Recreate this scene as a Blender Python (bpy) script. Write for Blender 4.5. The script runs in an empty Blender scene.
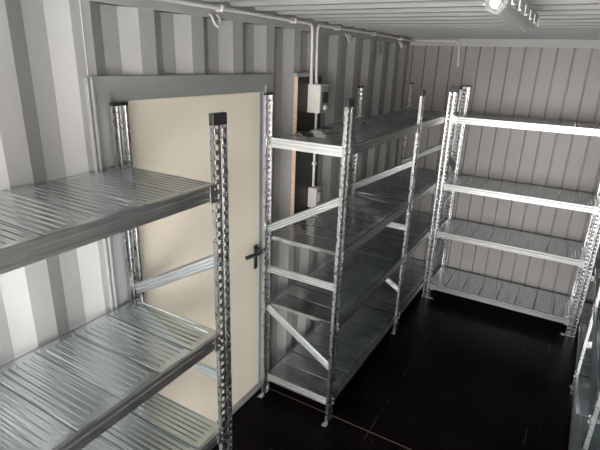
import bpy, bmesh, math, random
from mathutils import Vector, Matrix
random.seed(7)
S = bpy.context.scene
COL = S.collection

# ------------------------------------------------------------------ camera
F_PX = 467.9
def cam_axes(yaw, pitch, roll):
    a, b, c = (math.radians(v) for v in (yaw, pitch, roll))
    fwd = Vector((math.sin(a)*math.cos(b), math.cos(a)*math.cos(b), math.sin(b)))
    right = Vector((math.cos(a), -math.sin(a), 0))
    up = right.cross(fwd)
    return right*math.cos(c)+up*math.sin(c), up*math.cos(c)-right*math.sin(c), fwd
r_, u_, f_ = cam_axes(-29.8217, -19.44, 2.0331)
cd = bpy.data.cameras.new('camera'); cam = bpy.data.objects.new('camera', cd); COL.objects.link(cam)
M = Matrix((r_, u_, -f_)).transposed().to_4x4(); M.translation = Vector((1.573, 0, 2.176))
cam.matrix_world = M
cd.sensor_fit = 'HORIZONTAL'; cd.sensor_width = 36; cd.lens = 36*F_PX/600
cd.clip_start = .02
S.camera = cam

# ------------------------------------------------------------------ world, light, exposure
w = bpy.data.worlds.new('world'); S.world = w; w.use_nodes = True
nt = w.node_tree; bg = nt.nodes['Background']
tc = nt.nodes.new('ShaderNodeTexCoord'); sp = nt.nodes.new('ShaderNodeSeparateXYZ')
cr = nt.nodes.new('ShaderNodeValToRGB')
nt.links.new(tc.outputs['Generated'], sp.inputs[0]); nt.links.new(sp.outputs['Z'], cr.inputs[0])
cr.color_ramp.elements[0].position = 0.0; cr.color_ramp.elements[0].color = (.95, .90, .86, 1)
cr.color_ramp.elements[1].position = .6; cr.color_ramp.elements[1].color = (.86, .93, 1.0, 1)
nt.links.new(cr.outputs[0], bg.inputs[0]); bg.inputs[1].default_value = 25.0
L_END, Y_OPEN, WID, ZC = 4.79, -1.15, 2.44, 2.41
pl = bpy.data.lights.new('opening_portal', 'AREA'); pl.shape = 'RECTANGLE'; pl.size = 2.3; pl.size_y = 2.2
pl.cycles.is_portal = True
po = bpy.data.objects.new('opening_portal', pl); COL.objects.link(po)
po.location = (1.22, Y_OPEN+.02, 1.15); po.rotation_euler = (math.radians(90), 0, 0)   # faces +y
S.view_settings.view_transform = 'Standard'; S.view_settings.look = 'None'
S.view_settings.gamma = 1; S.view_settings.use_curve_mapping = False
S.view_settings.exposure = 0.0

# ------------------------------------------------------------------ materials
def mat(name, col, rough=.5, metal=0., noise=0., nscale=8., bump=0., bscale=60., stretch=(1,1,1), rnoise=0., spec=None):
    m = bpy.data.materials.new(name); m.use_nodes = True; t = m.node_tree; b = t.nodes['Principled BSDF']
    b.inputs['Base Color'].default_value = (*col, 1); b.inputs['Roughness'].default_value = rough
    b.inputs['Metallic'].default_value = metal
    if spec is not None: b.inputs['Specular IOR Level'].default_value = spec
    tcn = t.nodes.new('ShaderNodeTexCoord'); mp = t.nodes.new('ShaderNodeMapping'); mp.inputs['Scale'].default_value = stretch
    t.links.new(tcn.outputs['Object'], mp.inputs[0])
    if noise or rnoise:
        n = t.nodes.new('ShaderNodeTexNoise'); n.inputs['Scale'].default_value = nscale; n.inputs['Detail'].default_value = 5
        t.links.new(mp.outputs[0], n.inputs['Vector'])
        if noise:
            r = t.nodes.new('ShaderNodeValToRGB')
            r.color_ramp.elements[0].position = .3; r.color_ramp.elements[1].position = .7
            r.color_ramp.elements[0].color = tuple(c*(1-noise) for c in col)+(1,)
            r.color_ramp.elements[1].color = tuple(min(1, c*(1+noise)) for c in col)+(1,)
            t.links.new(n.outputs['Fac'], r.inputs[0]); t.links.new(r.outputs[0], b.inputs['Base Color'])
        if rnoise:
            q = t.nodes.new('ShaderNodeMapRange'); q.inputs[1].default_value = .3; q.inputs[2].default_value = .7
            q.inputs[3].default_value = max(.03, rough-rnoise); q.inputs[4].default_value = rough+rnoise
            t.links.new(n.outputs['Fac'], q.inputs[0]); t.links.new(q.outputs[0], b.inputs['Roughness'])
    if bump:
        n2 = t.nodes.new('ShaderNodeTexNoise'); n2.inputs['Scale'].default_value = bscale; n2.inputs['Detail'].default_value = 2
        t.links.new(mp.outputs[0], n2.inputs['Vector'])
        bp = t.nodes.new('ShaderNodeBump'); bp.inputs['Strength'].default_value = bump; bp.inputs['Distance'].default_value = .002
        t.links.new(n2.outputs['Fac'], bp.inputs['Height']); t.links.new(bp.outputs[0], b.inputs['Normal'])
    return m
WALL = mat('grey_paint', (.315, .31, .30), .5, noise=.05, nscale=3, bump=.15, bscale=25)
CEIL = mat('ceiling_paint', (.31, .305, .298), .45, noise=.05, nscale=3)
FRAME = mat('frame_paint', (.235, .24, .235), .4, noise=.03)
DOOR = mat('cream_panel', (.74, .67, .55), .38, noise=.025, nscale=1.5, stretch=(1, 2, .5))
GALV = mat('galvanised_steel', (.50, .50, .50), .29, 1., noise=.06, nscale=30, rnoise=.05)
DECK = mat('galvanised_sheet', (.56, .605, .61), .20, 1., noise=.05, nscale=9, stretch=(1, .35, 1), rnoise=.05)
BRACE = mat('galvanised_brace', (.66, .68, .68), .42, 1., noise=.04, nscale=20)
BEAM = mat('galvanised_beam', (.33, .33, .325), .38, 1., noise=.05, nscale=20, rnoise=.04)
BLACK = mat('black_plastic', (.012, .012, .013), .4)
BLUE = mat('blue_edge_seal', (.22, .25, .31), .5)
CONDUIT = mat('grey_conduit_plastic', (.56, .55, .52), .4)
BOXM = mat('light_grey_plastic', (.55, .53, .49), .4)
BOXD = mat('mid_grey_plastic', (.22, .22, .22), .4)
PLYEDGE = mat('plywood_edge', (.52, .38, .29), .7, noise=.15, nscale=40)
PLYFACE = mat('film_faced_board', (.010, .008, .0075), .45, noise=.3)
GROUND = mat('concrete_yard', (.66, .63, .59), .9, noise=.1)
LAMPBASE = mat('lamp_housing_plastic', (.40, .40, .39), .45)
WHITE = mat('white_plastic', (.60, .59, .57), .4)
DARKV = mat('dark_slot', (.03, .03, .03), .7)
glass = bpy.data.materials.new('clear_diffuser'); glass.use_nodes = True
gb = glass.node_tree.nodes['Principled BSDF']
gb.inputs['Base Color'].default_value = (.80, .80, .79, 1); gb.inputs['Roughness'].default_value = .22
gb.inputs['Transmission Weight'].default_value = .75; gb.inputs['IOR'].default_value = 1.2

# floor: dark film-faced plywood with seams and scratches
def floor_mat():
    m = bpy.data.materials.new('dark_film_plywood'); m.use_nodes = True; t = m.node_tree; b = t.nodes['Principled BSDF']
    N = t.nodes.new; Lk = t.links.new
    tcn = N('ShaderNodeTexCoord'); sx = N('ShaderNodeSeparateXYZ'); Lk(tcn.outputs['Object'], sx.inputs[0])
    def math_(op, a, bb=None, clamp=False):
        n = N('ShaderNodeMath'); n.operation = op; n.use_clamp = clamp
        for i, v in enumerate((a, bb)):
            if v is None: continue
            if hasattr(v, 'is_linked'): Lk(v, n.inputs[i])
            else: n.inputs[i].default_value = v
        return n.outputs[0]
    no = N('ShaderNodeTexNoise'); no.inputs['Scale'].default_value = 2.5; no.inputs['Detail'].default_value = 6
    Lk(tcn.outputs['Object'], no.inputs['Vector'])
    ramp = N('ShaderNodeValToRGB'); ramp.color_ramp.elements[0].position = .35; ramp.color_ramp.elements[1].position = .75
    ramp.color_ramp.elements[0].color = (.0012, .0009, .0009, 1); ramp.color_ramp.elements[1].color = (.005, .0032, .003, 1)
    Lk(no.outputs['Fac'], ramp.inputs[0])
    def scr(rot, sc, th, seed):
        mp = N('ShaderNodeMapping'); mp.inputs['Rotation'].default_value = (0, 0, rot); mp.inputs['Scale'].default_value = sc
        mp.inputs['Location'].default_value = (seed, seed*.7, 0)
        Lk(tcn.outputs['Object'], mp.inputs[0])
        n = N('ShaderNodeTexNoise'); n.inputs['Scale'].default_value = 1.; n.inputs['Detail'].default_value = 1
        Lk(mp.outputs[0], n.inputs['Vector'])
        return math_('GREATER_THAN', n.outputs['Fac'], th)
    s = math_('MAXIMUM', scr(.1, (90, 2.2, 1), .79, 3), math_('MAXIMUM', scr(1.2, (110, 3, 1), .80, 8), scr(.02, (160, 1.5, 1), .80, 14)))
    # worn tan line across the floor where two sheets meet, faint lengthwise joint
    brk = N('ShaderNodeTexNoise'); brk.inputs['Scale'].default_value = 9; Lk(tcn.outputs['Object'], brk.inputs['Vector'])
    ln1 = math_('LESS_THAN', math_('ABSOLUTE', math_('SUBTRACT', sx.outputs['Y'], 2.262)), .0035)
    ln1 = math_('MULTIPLY', ln1, math_('LESS_THAN', sx.outputs['X'], 1.25))
    ln2 = math_('LESS_THAN', math_('ABSOLUTE', math_('SUBTRACT', sx.outputs['X'], .826)), .0018)
    ln2 = math_('MULTIPLY', ln2, math_('GREATER_THAN', brk.outputs['Fac'], .53))
    ln3 = math_('LESS_THAN', math_('ABSOLUTE', math_('SUBTRACT', sx.outputs['X'], 1.675)), .0018)
    ln3 = math_('MULTIPLY', ln3, math_('GREATER_THAN', brk.outputs['Fac'], .55))
    def mix(fac, a, col):
        n = N('ShaderNodeMix'); n.data_type = 'RGBA'; Lk(fac, n.inputs[0]); Lk(a, n.inputs[6]); n.inputs[7].default_value = (*col, 1)
        return n.outputs[2]
    c = mix(s, ramp.outputs[0], (.07, .055, .045))
    c = mix(ln1, c, (.10, .072, .052)); c = mix(ln2, c, (.05, .045, .04)); c = mix(ln3, c, (.05, .045, .04))
    Lk(c, b.inputs['Base Color'])
    q = N('ShaderNodeMapRange'); q.inputs[1].default_value = .3; q.inputs[2].default_value = .7; q.inputs[3].default_value = .30; q.inputs[4].default_value = .5
    Lk(no.outputs['Fac'], q.inputs[0]); Lk(q.outputs[0], b.inputs['Roughness'])
    b.inputs['Specular IOR Level'].default_value = .06
    return m
FLOOR = floor_mat()

# ------------------------------------------------------------------ helpers
def link(name, me, m=None, parent=None, loc=(0, 0, 0), rot=(0, 0, 0)):
    o = bpy.data.objects.new(name, me); COL.objects.link(o)
    if m is not None and me is not None and not me.materials: me.materials.append(m)
    if parent is not None: o.parent = parent
    o.location = loc; o.rotation_euler = rot
    return o
def tag(o, label=None, cat=None, group=None, kind=None):
    for k, v in (('label', label), ('category', cat), ('group', group), ('kind', kind)):
        if v: o[k] = v
    return o
def mesh(name, vs, fs):
    me = bpy.data.meshes.new(name); me.from_pydata([tuple(v) for v in vs], [], fs)
    bm = bmesh.new(); bm.from_mesh(me); bmesh.ops.recalc_face_normals(bm, faces=bm.faces); bm.to_mesh(me); bm.free()
    return me
class MB:
    def __init__(s): s.v = []; s.f = []
    def box(s, x0, x1, y0, y1, z0, z1):
        n = len(s.v)
        s.v += [(x, y, z) for x in (x0, x1) for y in (y0, y1) for z in (z0, z1)]
        s.f += [tuple(n+i for i in q) for q in ((0,1,3,2), (4,6,7,5), (0,4,5,1), (2,3,7,6), (0,2,6,4), (1,5,7,3))]
        return s
    def quad(s, *p):
        n = len(s.v); s.v += list(p); s.f.append(tuple(range(n, n+len(p)))); return s
    def extrude(s, prof, P, Q, U, V, closed=True):
        """prof list of (a,b): P + a*U + b*V swept to Q"""
        P, Q, U, V = map(Vector, (P, Q, U, V)); n = len(s.v); k = len(prof)
        s.v += [tuple(P+U*a+V*b) for a, b in prof]+[tuple(Q+U*a+V*b) for a, b in prof]
        for i in range(k if closed else k-1):
            j = (i+1) % k; s.f.append((n+i, n+j, n+k+j, n+k+i))
        if closed: s.f += [tuple(range(n+k-1, n-1, -1)), tuple(range(n+k, n+2*k))]
        return s
    def tube(s, pts, r, seg=10):
        pts = [Vector(p) for p in pts]; n = len(s.v); k = len(pts)
        ref = None
        for i, p in enumerate(pts):
            d = (pts[min(i+1, k-1)]-pts[max(i-1, 0)]).normalized()
            if ref is None: ref = Vector((0, 0, 1)) if abs(d.z) < .9 else Vector((1, 0, 0))
            a = (ref-d*ref.dot(d)).normalized(); b = d.cross(a); ref = a
            for j in range(seg):
                t = 2*math.pi*j/seg; s.v.append(tuple(p+a*math.cos(t)*r+b*math.sin(t)*r))
        for i in range(k-1):
            for j in range(seg):
                s.f.append((n+i*seg+j, n+i*seg+(j+1) % seg, n+(i+1)*seg+(j+1) % seg, n+(i+1)*seg+j))
        s.f += [tuple(n+j for j in range(seg))[::-1], tuple(n+(k-1)*seg+j for j in range(seg))]
        return s
    def me(s, name): return mesh(name, s.v, s.f)
    def build(s, name, m, parent=None, bevel=0, smooth=False, **k):
        me = s.me(name); o = link(name, me, m, parent, **k)
        if bevel:
            b = o.modifiers.new('bevel', 'BEVEL'); b.width = bevel; b.segments = 2; b.limit_method = 'ANGLE'; b.angle_limit = math.radians(40)
        if smooth:
            for p in me.polygons: p.use_smooth = True
            me.set_sharp_from_angle(angle=math.radians(35))
        return o
def struct(name, mb, m, parent=None, **k):
    return tag(mb.build(name, m, parent, **k), kind='structure')
def bend(pts, r=.05, n=6):
    """round the corners of a polyline"""
    pts = [Vector(p) for p in pts]; out = [pts[0]]
    for i in range(1, len(pts)-1):
        a, b, c = pts[i-1:i+2]; p = b+(a-b).normalized()*r; q = b+(c-b).normalized()*r
        for k in range(n+1):
            t = k/n; out.append((p*(1-t)+b*t)*(1-t)+(b*(1-t)+q*t)*t)
    return out+[pts[-1]]

# ------------------------------------------------------------------ the container shell
struct('floor', MB().box(-.04, WID+.04, Y_OPEN, L_END+.02, -.03, 0), FLOOR)
struct('ground', MB().box(-12, 14, -16, Y_OPEN-.02, -.28, -.15), GROUND)
struct('trim_1', MB().box(-.08, WID+.08, Y_OPEN-.02, Y_OPEN, -.15, 0), FRAME)      # door sill

# corrugated long walls.  proud flats face the room at depth 0, recesses lie 36 mm behind
PIT, OFF = .2975, 1.190
CORR = [(0, 0), (.070, -.036), (.146, -.036), (.217, 0)]       # (offset in the period, depth)
def corr_cols(y0, y1, extra=()):
    ys = [(y0, None), (y1, None)]+[(e, None) for e in extra]
    k = math.floor((y0-OFF)/PIT)-1
    while OFF+k*PIT < y1:
        for a, dd in CORR:
            y = OFF+k*PIT+a
            if y0 < y < y1: ys.append((y, dd))
        k += 1
    def depth(y):
        t = (y-OFF) % PIT
        if t < .070: return -.036*t/.070
        if t < .146: return -.036
        if t < .217: return -.036*(1-(t-.146)/.071)
        return 0
    ys = sorted(set(round(a, 5) for a, _ in ys))
    return [(y, depth(y)) for y in ys]
DY0, DY1, DZ = 1.19, 2.31, 2.04
def long_wall(name, x, sgn, hole=None):
    mb = MB(); cols = corr_cols(Y_OPEN, L_END, hole or ())
    ZT = 2.347
    for (ya, da), (yb, db) in zip(cols, cols[1:]):
        z0 = .0
        if hole and ya >= hole[0]-1e-4 and yb <= hole[1]+1e-4: z0 = DZ
        mb.quad((x+sgn*da, ya, z0), (x+sgn*db, yb, z0), (x+sgn*db, yb, ZT), (x+sgn*da, ya, ZT))
        # closing lip under the top rail
        if da or db: mb.quad((x+sgn*da, ya, ZT), (x+sgn*db, yb, ZT), (x, yb, ZT), (x, ya, ZT))
    return struct(name, mb, WALL)
long_wall('wall_left', 0, 1, (DY0, DY1))
long_wall('wall_right', WID, -1)
struct('trim_2', MB().box(-.06, 0.004, Y_OPEN, L_END, 2.347, ZC+.03), WALL)
struct('trim_3', MB().box(WID-.004, WID+.06, Y_OPEN, L_END, 2.347, ZC+.03), WALL)

struct('trim_4', MB().box(-.004, .0025, 1.150, 1.1520, 2.097, 2.347), CONDUIT)     # pale sealant line where two wall sheets meet
# far wall: flat panels with narrow grooves, header strip on top
mb = MB(); x = .004-.1266*0; g0 = .546-.1266*4
xs = []
k = 0
edges = [0.0]
while g0+.1266*k < WID:
    xs.append(g0+.1266*k); k += 1
prev = -.04
for gx in xs:
    mb.quad((prev, L_END, 0), (gx-.0085, L_END, 0), (gx-.0085, L_END, 2.345), (prev, L_END, 2.345))
    mb.quad((gx-.0085, L_END, 0), (gx-.004, L_END+.018, 0), (gx-.004, L_END+.018, 2.345), (gx-.0085, L_END, 2.345))
    mb.quad((gx-.004, L_END+.018, 0), (gx+.004, L_END+.018, 0), (gx+.004, L_END+.018, 2.345), (gx-.004, L_END+.018, 2.345))
    mb.quad((gx+.004, L_END+.018, 0), (gx+.0085, L_END, 0), (gx+.0085, L_END, 2.345), (gx+.004, L_END+.018, 2.345))
    prev = gx+.0085
mb.quad((prev, L_END, 0), (WID+.04, L_END, 0), (WID+.04, L_END, 2.345), (prev, L_END, 2.345))
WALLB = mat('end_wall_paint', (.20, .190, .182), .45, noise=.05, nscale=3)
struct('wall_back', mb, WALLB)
struct('trim_5', MB().box(-.04, WID+.04, L_END-.012, L_END+.03, 2.345, ZC+.03), WALL)

# roof: corrugations running across the container
mb = MB(); RP = .209; y = Y_OPEN; prof = []
while y < L_END+.02:
    prof += [(y, 0), (y+.045, 0), (y+.070, .042), (y+.160, .042)]; y += RP
prof.append((y, 0))
for (ya, za), (yb, zb) in zip(prof, prof[1:]):
    mb.quad((-.06, ya, ZC+za), (WID+.06, ya, ZC+za), (WID+.06, yb, ZC+zb), (-.06, yb, ZC+zb))
struct('ceiling', mb, CEIL)
# open end: corner posts and header
struct('trim_6', MB().box(-.08, .03, Y_OPEN-.06, Y_OPEN, -.15, ZC+.05), FRAME)
struct('trim_7', MB().box(WID-.03, WID+.08, Y_OPEN-.06, Y_OPEN, -.15, ZC+.05), FRAME)
struct('trim_8', MB().box(-.08, WID+.08, Y_OPEN-.06, Y_OPEN, 2.28, ZC+.06), FRAME)

# ------------------------------------------------------------------ personnel door in the left wall
door = struct('door_1', MB().box(-.052, -.004, 1.238, 2.267, .012, 1.998), DOOR, bevel=.002)
fr = MB()
FX = .022
yo0, yo1, zo = 1.150, 2.345, 2.094
yi0, yi1, zi = 1.236, 2.268, 2.000
zf = zi+.034
# outer flat casing (mitred look) and a stepped inner rebate
fr.quad((FX, yo0, 0), (FX, yi0-.012, 0), (FX, yi0-.012, zf), (FX, yo0, zo))
fr.quad((FX, yo1, 0), (FX, yi1+.004, 0), (FX, yi1+.004, zf), (FX, yo1, zo))
fr.quad((FX, yo0, zo), (FX, yi0-.012, zf), (FX, yi1+.004, zf), (FX, yo1, zo))
for (ya, za, yb, zb) in ((yo0, 0, yo0, zo), (yo0, zo, yo1, zo), (yo1, zo, yo1, 0)):
    fr.quad((FX, ya, za), (FX, yb, zb), (-.05, yb, zb), (-.05, ya, za))
for (ya, za, yb, zb, yc, zc, yd, zd) in ((yi0-.012, 0, yi0-.012, zf, yi0, zi, yi0, 0), (yi0-.012, zf, yi1+.004, zf, yi1, zi, yi0, zi), (yi1+.004, zf, yi1+.004, 0, yi1, 0, yi1, zi)):
    fr.quad((FX, ya, za), (FX, yb, zb), (FX-.012, yb, zb), (FX-.012, ya, za))
    fr.quad((FX-.012, ya, za), (FX-.012, yb, zb), (FX-.012, yc, zc), (FX-.012, yd, zd))
for (ya, za, yb, zb) in ((yi0, 0, yi0, zi), (yi0, zi, yi1, zi), (yi1, zi, yi1, 0)):
    fr.quad((FX-.012, ya, za), (FX-.012, yb, zb), (-.05, yb, zb), (-.05, ya, za))
fr.build('door_frame', FRAME, door)
# proud edging strip with a groove on the hinge side, catching the daylight
e = MB().box(-.0, FX+.006, yo0-.006, yo0+.004, 0, zo).box(0, FX-.004, yo0-.018, yo0-.010, 0, zo-.005)
e.build('edge_strip', FRAME, door, bevel=.0015)
MB().box(-.05, FX, yi0, yi1, 0, .030).build('threshold', FRAME, door, bevel=.002)
MB().box(-.03, -.001, 2.240, 2.264, .03, 1.996).build('edge_seal', BLUE, door)
hp = MB().box(-.004, .006, 2.182, 2.216, .925, 1.086).build('handle_plate', BLACK, door, bevel=.006)
lv = MB().tube(bend([(.006, 2.199, 1.055), (.05, 2.199, 1.055), (.060, 2.180, 1.057), (.058, 2.030, 1.072)], .014), .0125, 12)
lv.tube([(.006, 2.199, 1.055), (.016, 2.199, 1.055)], .018, 14)
lv.build('lever', BLACK, hp, smooth=True)
MB().tube([(.006, 2.199, .985), (.010, 2.199, .985)], .009, 12).build('keyhole', DARKV, hp)

# ------------------------------------------------------------------ racks
DEP = .490; BAY = 1.263; HP = 2.0; LEV = (1.757, 1.160, .700, .155)
def upright_mesh():
    """perforated omega post. local: u (x) along the rack, +y outward, z up"""
    hw, hd = .0345, .008
    prof = [(-.026, -hd), (-hw, -hd), (-hw, hd), (-.029, hd), (-.013, hd), (-.008, hd), (-.004, hd-.003), (.004, hd-.003), (.008, hd), (.013, hd), (.029, hd), (hw, hd), (hw, -hd), (.026, -hd)]
    slotseg = {3, 9}
    P = .0345; H = HP-.012; vs = []; fs = []
    def vert(p, z): vs.append((p[0], p[1], z)); return len(vs)-1
    n = int((H-.05)/P)
    for i in range(len(prof)-1):
        a, b = prof[i], prof[i+1]
        if i in slotseg:
            z = .0
            for k in range(n):
                z1 = .05+k*P
                fs.append([vert(a, z), vert(b, z), vert(b, z1), vert(a, z1)]); z = z1+.017
            fs.append([vert(a, z), vert(b, z), vert(b, H), vert(a, H)])
        else:
            fs.append([vert(a, 0), vert(b, 0), vert(b, H), vert(a, H)])
    me = bpy.data.meshes.new('upright'); me.from_pydata(vs, [], [tuple(f) for f in fs])
    bm = bmesh.new(); bm.from_mesh(me); bmesh.ops.remove_doubles(bm, verts=bm.verts, dist=1e-5); bmesh.ops.recalc_face_normals(bm, faces=bm.faces)
    bm.to_mesh(me); bm.free(); me.materials.append(GALV); return me
UP = upright_mesh()
CAP = MB().box(-.0362, .0362, -.0098, .0098, HP-.040, HP).me('post_cap'); CAP.materials.append(BLACK)
CAPB = MB().box(-.0362, .0362, -.0098, .0098, HP-.014, HP).me('post_cap'); CAPB.materials.append(BLACK)
fm = MB().box(-.0355, .036, -.0098, .0098, 0, .004).box(.0348, .0375, -.0095, .0095, 0, .045).box(.036, .075, -.018, .018, 0, .004)
fm.tube([(.056, 0, .004), (.056, 0, .011)], .007, 6)
FOOT = fm.me('foot_plate'); FOOT.materials.append(GALV)

BPROF = [(0, 0), (0, -.014), (.004, -.018), (.004, -.036), (0, -.040), (0, -.053), (-.014, -.053), (-.014, -.006), (-.014, 0)]   # (outward, up)
def beam_mesh(length):
    mb = MB().extrude(BPROF, (.040, 0, 0), (length-.040, 0, 0), (0, 1, 0), (0, 0, 1))
    for s0, s1 in ((.026, .060), (length-.060, length-.026)):
        mb.box(s0, s1, .0042, .0065, -.060, .004)          # hooked end plates
    for s0 in (.034, length-.034):
        for zz in (-.012, -.044): mb.tube([(s0, .006, zz), (s0, .010, zz)], .005, 8)
    me = mb.me('beam'); me.materials.append(BEAM); return me
BEAM_ME = beam_mesh(BAY)

def deck_mesh(seed):
    """a run of eight ribbed sheet panels, ribs running front to back"""
    rnd = random.Random(seed); mb = MB()
    u0, u1 = .006, BAY-.006; n = 8; pw = (u1-u0)/n
    y0, y1 = .0105, DEP-.0105
    for i in range(n):
        a = u0+i*pw+.0022; b = u0+(i+1)*pw-.0022
        tl = rnd.uniform(-.0015, .0015); dz = rnd.uniform(-.0008, .0004); sag = rnd.uniform(.0005, .0025)
        prof = [(a, -.022), (a, -.003), (a+.003, 0)]
        nr = 6; inner = (b-a-.012)/nr
        for k in range(nr):
            s = a+.006+k*inner
            prof += [(s, 0), (s+inner*.25, -.0020), (s+inner*.55, -.0020), (s+inner*.8, 0)]
        prof += [(b-.003, 0), (b, -.003), (b, -.022)]
        ts = (0, .045, .08, .25, .5, .75, .92, .955, 1); ny = 8; base = len(mb.v)
        for j in range(ny+1):
            t = ts[j]; rf = 0 if j in (0, 1, 7, 8) else 1; y = y0+(y1-y0)*t
            for (u, z) in prof:
                if z == -.0020: z *= rf
                c = (u-(a+b)/2)/(b-a)
                mb.v.append((u, y, z-.002+dz+tl*c*2-sag*(1-(2*t-1)**2)*(1-4*c*c)))
        k = len(prof)
        for j in range(ny):
            for q in range(k-1):
                A = base+j*k+q; mb.f.append((A, A+1, A+k+1, A+k))
        # folded-down front and back ends
        for j in (0, ny):
            mb.quad(*( [tuple(mb.v[base+j*k+q]) for q in range(1, k-1)] + [(prof[-2][0], (y0, y1)[j > 0], -.02), (prof[1][0], (y0, y1)[j > 0], -.02)] ))
    me = mb.me('shelf'); me.materials.append(DECK); return me
DECKS = [deck_mesh(i) for i in range(5)]

def brace_mesh(p, q):
    """three-ridged strip between (y,z) points p and q in the frame plane"""
    h = .025; t = .010
    prof = [(-h, 0), (-.017, t), (-.011, t), (-.007, 0), (-.003, t), (.003, t), (.007, 0), (.011, t), (.017, t), (h, 0),
            (h, -.0018), (.017, t-.0018), (.011, t-.0018), (.007, -.0018), (.003, t-.0018), (-.003, t-.0018), (-.007, -.0018), (-.011, t-.0018), (-.017, t-.0018), (-h, -.0018)]
    d = Vector((0, q[0]-p[0], q[1]-p[1])).normalized(); up = Vector((0, -d.z, d.y))
    mb = MB().extrude(prof, (0, p[0], p[1]), (0, q[0], q[1]), up, (1, 0, 0))
    for e, s in ((p, 1), (q, -1)):
        c = Vector((0, e[0], e[1]))+d*.012*s
        mb.tube([c+Vector((-.006, 0, 0)), c+Vector((.011, 0, 0))], .006, 6)
    me = mb.me('frame_brace'); me.materials.append(BRACE); return me
TPROF = [(0, 0), (0, -.011), (.004, -.014), (.004, -.022), (0, -.025), (0, -.031), (.004, -.034), (.004, -.043), (0, -.046), (0, -.055), (-.012, -.055), (-.012, 0)]
tm = MB().extrude(TPROF, (0, .012, 0), (0, DEP-.012, 0), (1, 0, 0), (0, 0, 1)); tm = tm.me('end_rail'); tm.materials.append(BRACE)
BR = [brace_mesh((.008, 1.205), (DEP-.006, 1.468)), brace_mesh((.008, .942), (DEP-.008, .938)), brace_mesh((.008, .668), (DEP-.006, .383))]

def part(name, me, parent, loc=(0, 0, 0), rot=(0, 0, 0)):
    return link(name, me, None, parent, loc, rot)
def rack(nbay, loc, rotz, label, levels=LEV, outfoot=True):
    root = link('storage_rack', None, None, None, loc, (0, 0, rotz))
    tag(root, label, 'shelf rack', 'galvanised shelving racks along the container walls')
    for i in range(nbay+1):
        u = i*BAY
        for front in (0, 1):
            up = part('upright', UP, root, (u, DEP*front, 0), (0, 0, 0 if front else math.pi))
            so = up.modifiers.new('solid', 'SOLIDIFY'); so.thickness = .0018; so.offset = 0
            cp = part('post_cap', CAP if front else CAPB, up); b = cp.modifiers.new('bevel', 'BEVEL'); b.width = .002; b.segments = 2
            fl = part('foot_plate', FOOT, up)
            flip = (i == nbay and not outfoot)
            fl.rotation_euler.z = math.pi if flip != (front == 0) else 0
        for me in BR: part('frame_brace', me, root, (u, 0, 0))
        last = i == nbay
        for z in (levels[0], levels[-1]):
            if i == 0: part('end_rail', tm, root, (u+.004, DEP, z-.002), (0, 0, math.pi))
            elif last: part('end_rail', tm, root, (u-.004, 0, z-.002))
    for i in range(nbay):
        for k, z in enumerate(levels):
            sh = part('shelf', DECKS[(i*3+k*2+nbay) % 5], root, (i*BAY, 0, z))
            part('beam', BEAM_ME, sh, (0, DEP+.004, 0))
            part('beam', BEAM_ME, sh, (BAY, -.004, -.005), (0, 0, math.pi))
    return root
R90 = math.pi/2
rack(1, (.0405, 1.2414, 0), -R90, 'nearest galvanised steel shelf rack on the left, standing across the cream door')
rack(2, (.0735, 4.7450, 0), -R90, 'two-bay galvanised shelf rack along the left wall, just beyond the cream door')
rack(1, (1.873, 4.7305, 0), math.pi, 'galvanised shelf rack across the far end wall, four shelves facing the camera', outfoot=False)
ang = math.radians(1.0)
# right-hand rack stands a degree off the wall
fx, fy = 1.892, 2.150
rd = Vector((math.cos(ang), -math.sin(ang), 0))       # from its front towards the wall
o = Vector((fx, fy, 0))+rd*DEP
rack(2, o, R90-ang, 'galvanised shelf rack along the right wall, cut off by the right edge of the view')

# ------------------------------------------------------------------ wiring on the left wall
R = .0088
def conduit(pts, label, clips, r=R, sock=()):
    o = MB().tube(bend(pts, .045), r, 12).build('conduit', CONDUIT, smooth=True)
    tag(o, label, 'conduit')
    for (x, y, z, ax) in clips:
        c = MB()
        if ax == 'y': c.box(x-.030, x+.013, y-.010, y+.010, z-.014, z+.014)
        elif ax == 'z': c.box(x-.012, x+.013, y-.014, y+.014, z-.010, z+.010)
        else: c.box(x-.010, x+.010, y-.013, y+.030, z-.014, z+.014)
        c.build('pipe_clip', CONDUIT, o, bevel=.003)
    for (p, q) in sock:
        MB().tube([p, q], r*1.35, 12).build('coupling', CONDUIT, o, smooth=True)
    return o
CX = .040; CZ = 2.388
conduit([(CX, Y_OPEN+.3, CZ), (CX, 2.741, CZ), (.047, 2.741, 2.030)], 'pale conduit along the ceiling edge above the door, bending down to the switch box',
        [(CX, y, CZ, 'y') for y in (.55, 1.20, 1.87, 2.53)], sock=[((.047, 2.741, 2.07), (.047, 2.741, 2.032))])
conduit([(.047, 2.808, 2.030), (CX, 2.808, CZ), (CX, L_END-.035, CZ), (.480, L_END-.035, CZ), (.495, L_END-.035, 2.17)], 'pale conduit running from the switch box to the far corner and onto the end wall',
        [(CX, y, CZ, 'y') for y in (3.11, 3.76, 4.40)]+[(.30, L_END-.035, CZ, 'x')], sock=[((.047, 2.808, 2.07), (.047, 2.808, 2.032)), ((.495, L_END-.035, 2.205), (.495, L_END-.035, 2.165))])
conduit([(.047, 2.829, 1.853), (.047, 2.829, 1.335)], 'short pale conduit linking the upper switch box to the lower one', [(.047, 2.829, 1.50, 'z')], r=.009)
bb = MB().box(.002, .030, 2.602, 2.92, 1.0, 2.078).build('mounting_board', PLYEDGE)
tag(bb, 'dark plywood mounting board with pale raw edge, fixed behind the switch boxes', 'board')
MB().box(.030, .0315, 2.604, 2.918, 1.002, 2.076).build('dark_face', PLYFACE, bb)
MB().box(.002, .0318, 2.588, 2.975, 2.078, 2.100).build('top_strip', FRAME, bb, bevel=.002)
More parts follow.
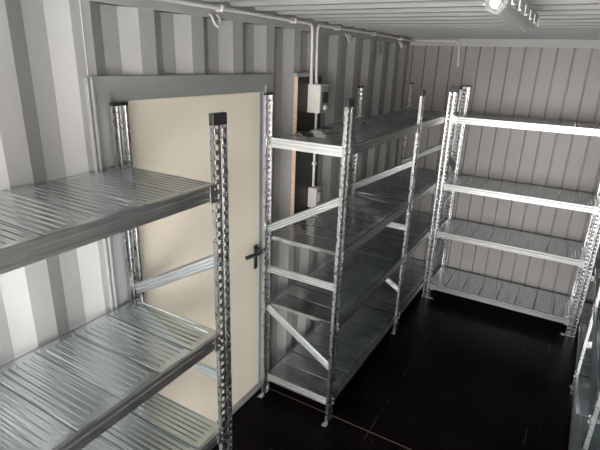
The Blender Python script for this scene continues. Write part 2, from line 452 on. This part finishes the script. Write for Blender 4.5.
sb = MB().box(.032, .122, 2.726, 2.852, 1.853, 2.031).build('switch_box', BOXM, bevel=.004)
tag(sb, 'large light grey surface-mounted switch box, the upper one on the dark board', 'switch box')
MB().box(.122, .126, 2.734, 2.844, 1.861, 2.023).build('front_plate', BOXD, sb, bevel=.003)
MB().box(.126, .131, 2.752, 2.826, 1.918, 1.985).build('rocker', DARKV, sb, bevel=.002)
MB().tube([(.126, 2.79, 1.886), (.142, 2.79, 1.886)], .016, 16).build('knob', BOXM, sb, smooth=True)
sb2 = MB().box(.032, .098, 2.783, 2.852, 1.190, 1.336).build('switch_box', BOXM, bevel=.004)
tag(sb2, 'small light grey switch box below the large one, lower on the dark board', 'switch box')
MB().box(.098, .101, 2.789, 2.846, 1.200, 1.326).build('front_plate', BOXD, sb2, bevel=.002)
MB().box(.101, .105, 2.800, 2.835, 1.235, 1.30).build('rocker', BOXM, sb2, bevel=.002)

# lashing rings under the top rail
for y, where in ((1.85, 'above the cream door'), (3.32, 'just right of the pipes'), (4.46, 'nearest the far corner')):
    g = MB(); pts = []
    for k in range(13):
        t = math.pi*(k/12); pts.append((.020+.012*math.sin(t), y+.026*math.cos(t), 2.350-.040*math.sin(t)))
    g.tube([(.004, y+.026, 2.362)]+pts+[(.004, y-.026, 2.362)], .0055, 8)
    tag(g.build('lashing_ring', CONDUIT, smooth=True), 'steel lashing ring on the left top rail, '+where, 'ring', 'lashing rings under the top rail')
v = MB().box(.0005, .003, 3.985, 4.035, 2.235, 2.335).build('vent_plate', WALL, bevel=.001)
tag(v, 'small painted vent plate with three slots high on the left wall', 'vent')
for k in range(3): MB().box(.003, .004, 3.995, 4.025, 2.255+k*.025, 2.263+k*.025).build('slot', DARKV, v)

# ------------------------------------------------------------------ ceiling lamp
LX, LY0, LY1 = 1.312, 1.50, 2.38
lamp = link('ceiling_lamp', None, None, None, (LX, LY0, ZC-.022)); lamp.scale = (.82, 1, .9); tag(lamp, 'switched-off strip light with clear cover and clips under the ceiling', 'lamp')
Ln = LY1-LY0
hs = [(-.037, 0), (.037, 0), (.040, -.022), (.040, -.034), (-.040, -.034), (-.040, -.022)]
MB().extrude(hs, (0, 0, 0), (0, Ln, 0), (1, 0, 0), (0, 0, 1)).build('housing', LAMPBASE, lamp, bevel=.003)
arc = [(.038*math.cos(math.pi*k/14), -.036-.046*math.sin(math.pi*k/14)) for k in range(15)]
MB().extrude(arc, (0, .004, 0), (0, Ln-.004, 0), (1, 0, 0), (0, 0, 1)).build('diffuser', glass, lamp, smooth=True)
MB().tube([(0, .04, -.052), (0, Ln-.04, -.052)], .013, 14).build('tube', LAMPBASE, lamp, smooth=True)
MB().tube([(0, -.012, -.050), (0, .0, -.050)], .018, 14).build('end_plug', WHITE, lamp, smooth=True)
for y in (.12, Ln-.12): MB().box(-.02, .02, y-.02, y+.02, 0, .026).build('mounting_bracket', LAMPBASE, lamp)
for s in (-1, 1):
    for k in range(6):
        y = .05+k*(Ln-.1)/5
        c = MB().box(min(s*.0405, s*.046), max(s*.0405, s*.046), y-.010, y+.010, -.050, -.016).box(min(s*.0405, s*.052), max(s*.0405, s*.052), y-.010, y+.010, -.052, -.047)
        c.build('clip', CONDUIT, lamp, bevel=.0015)
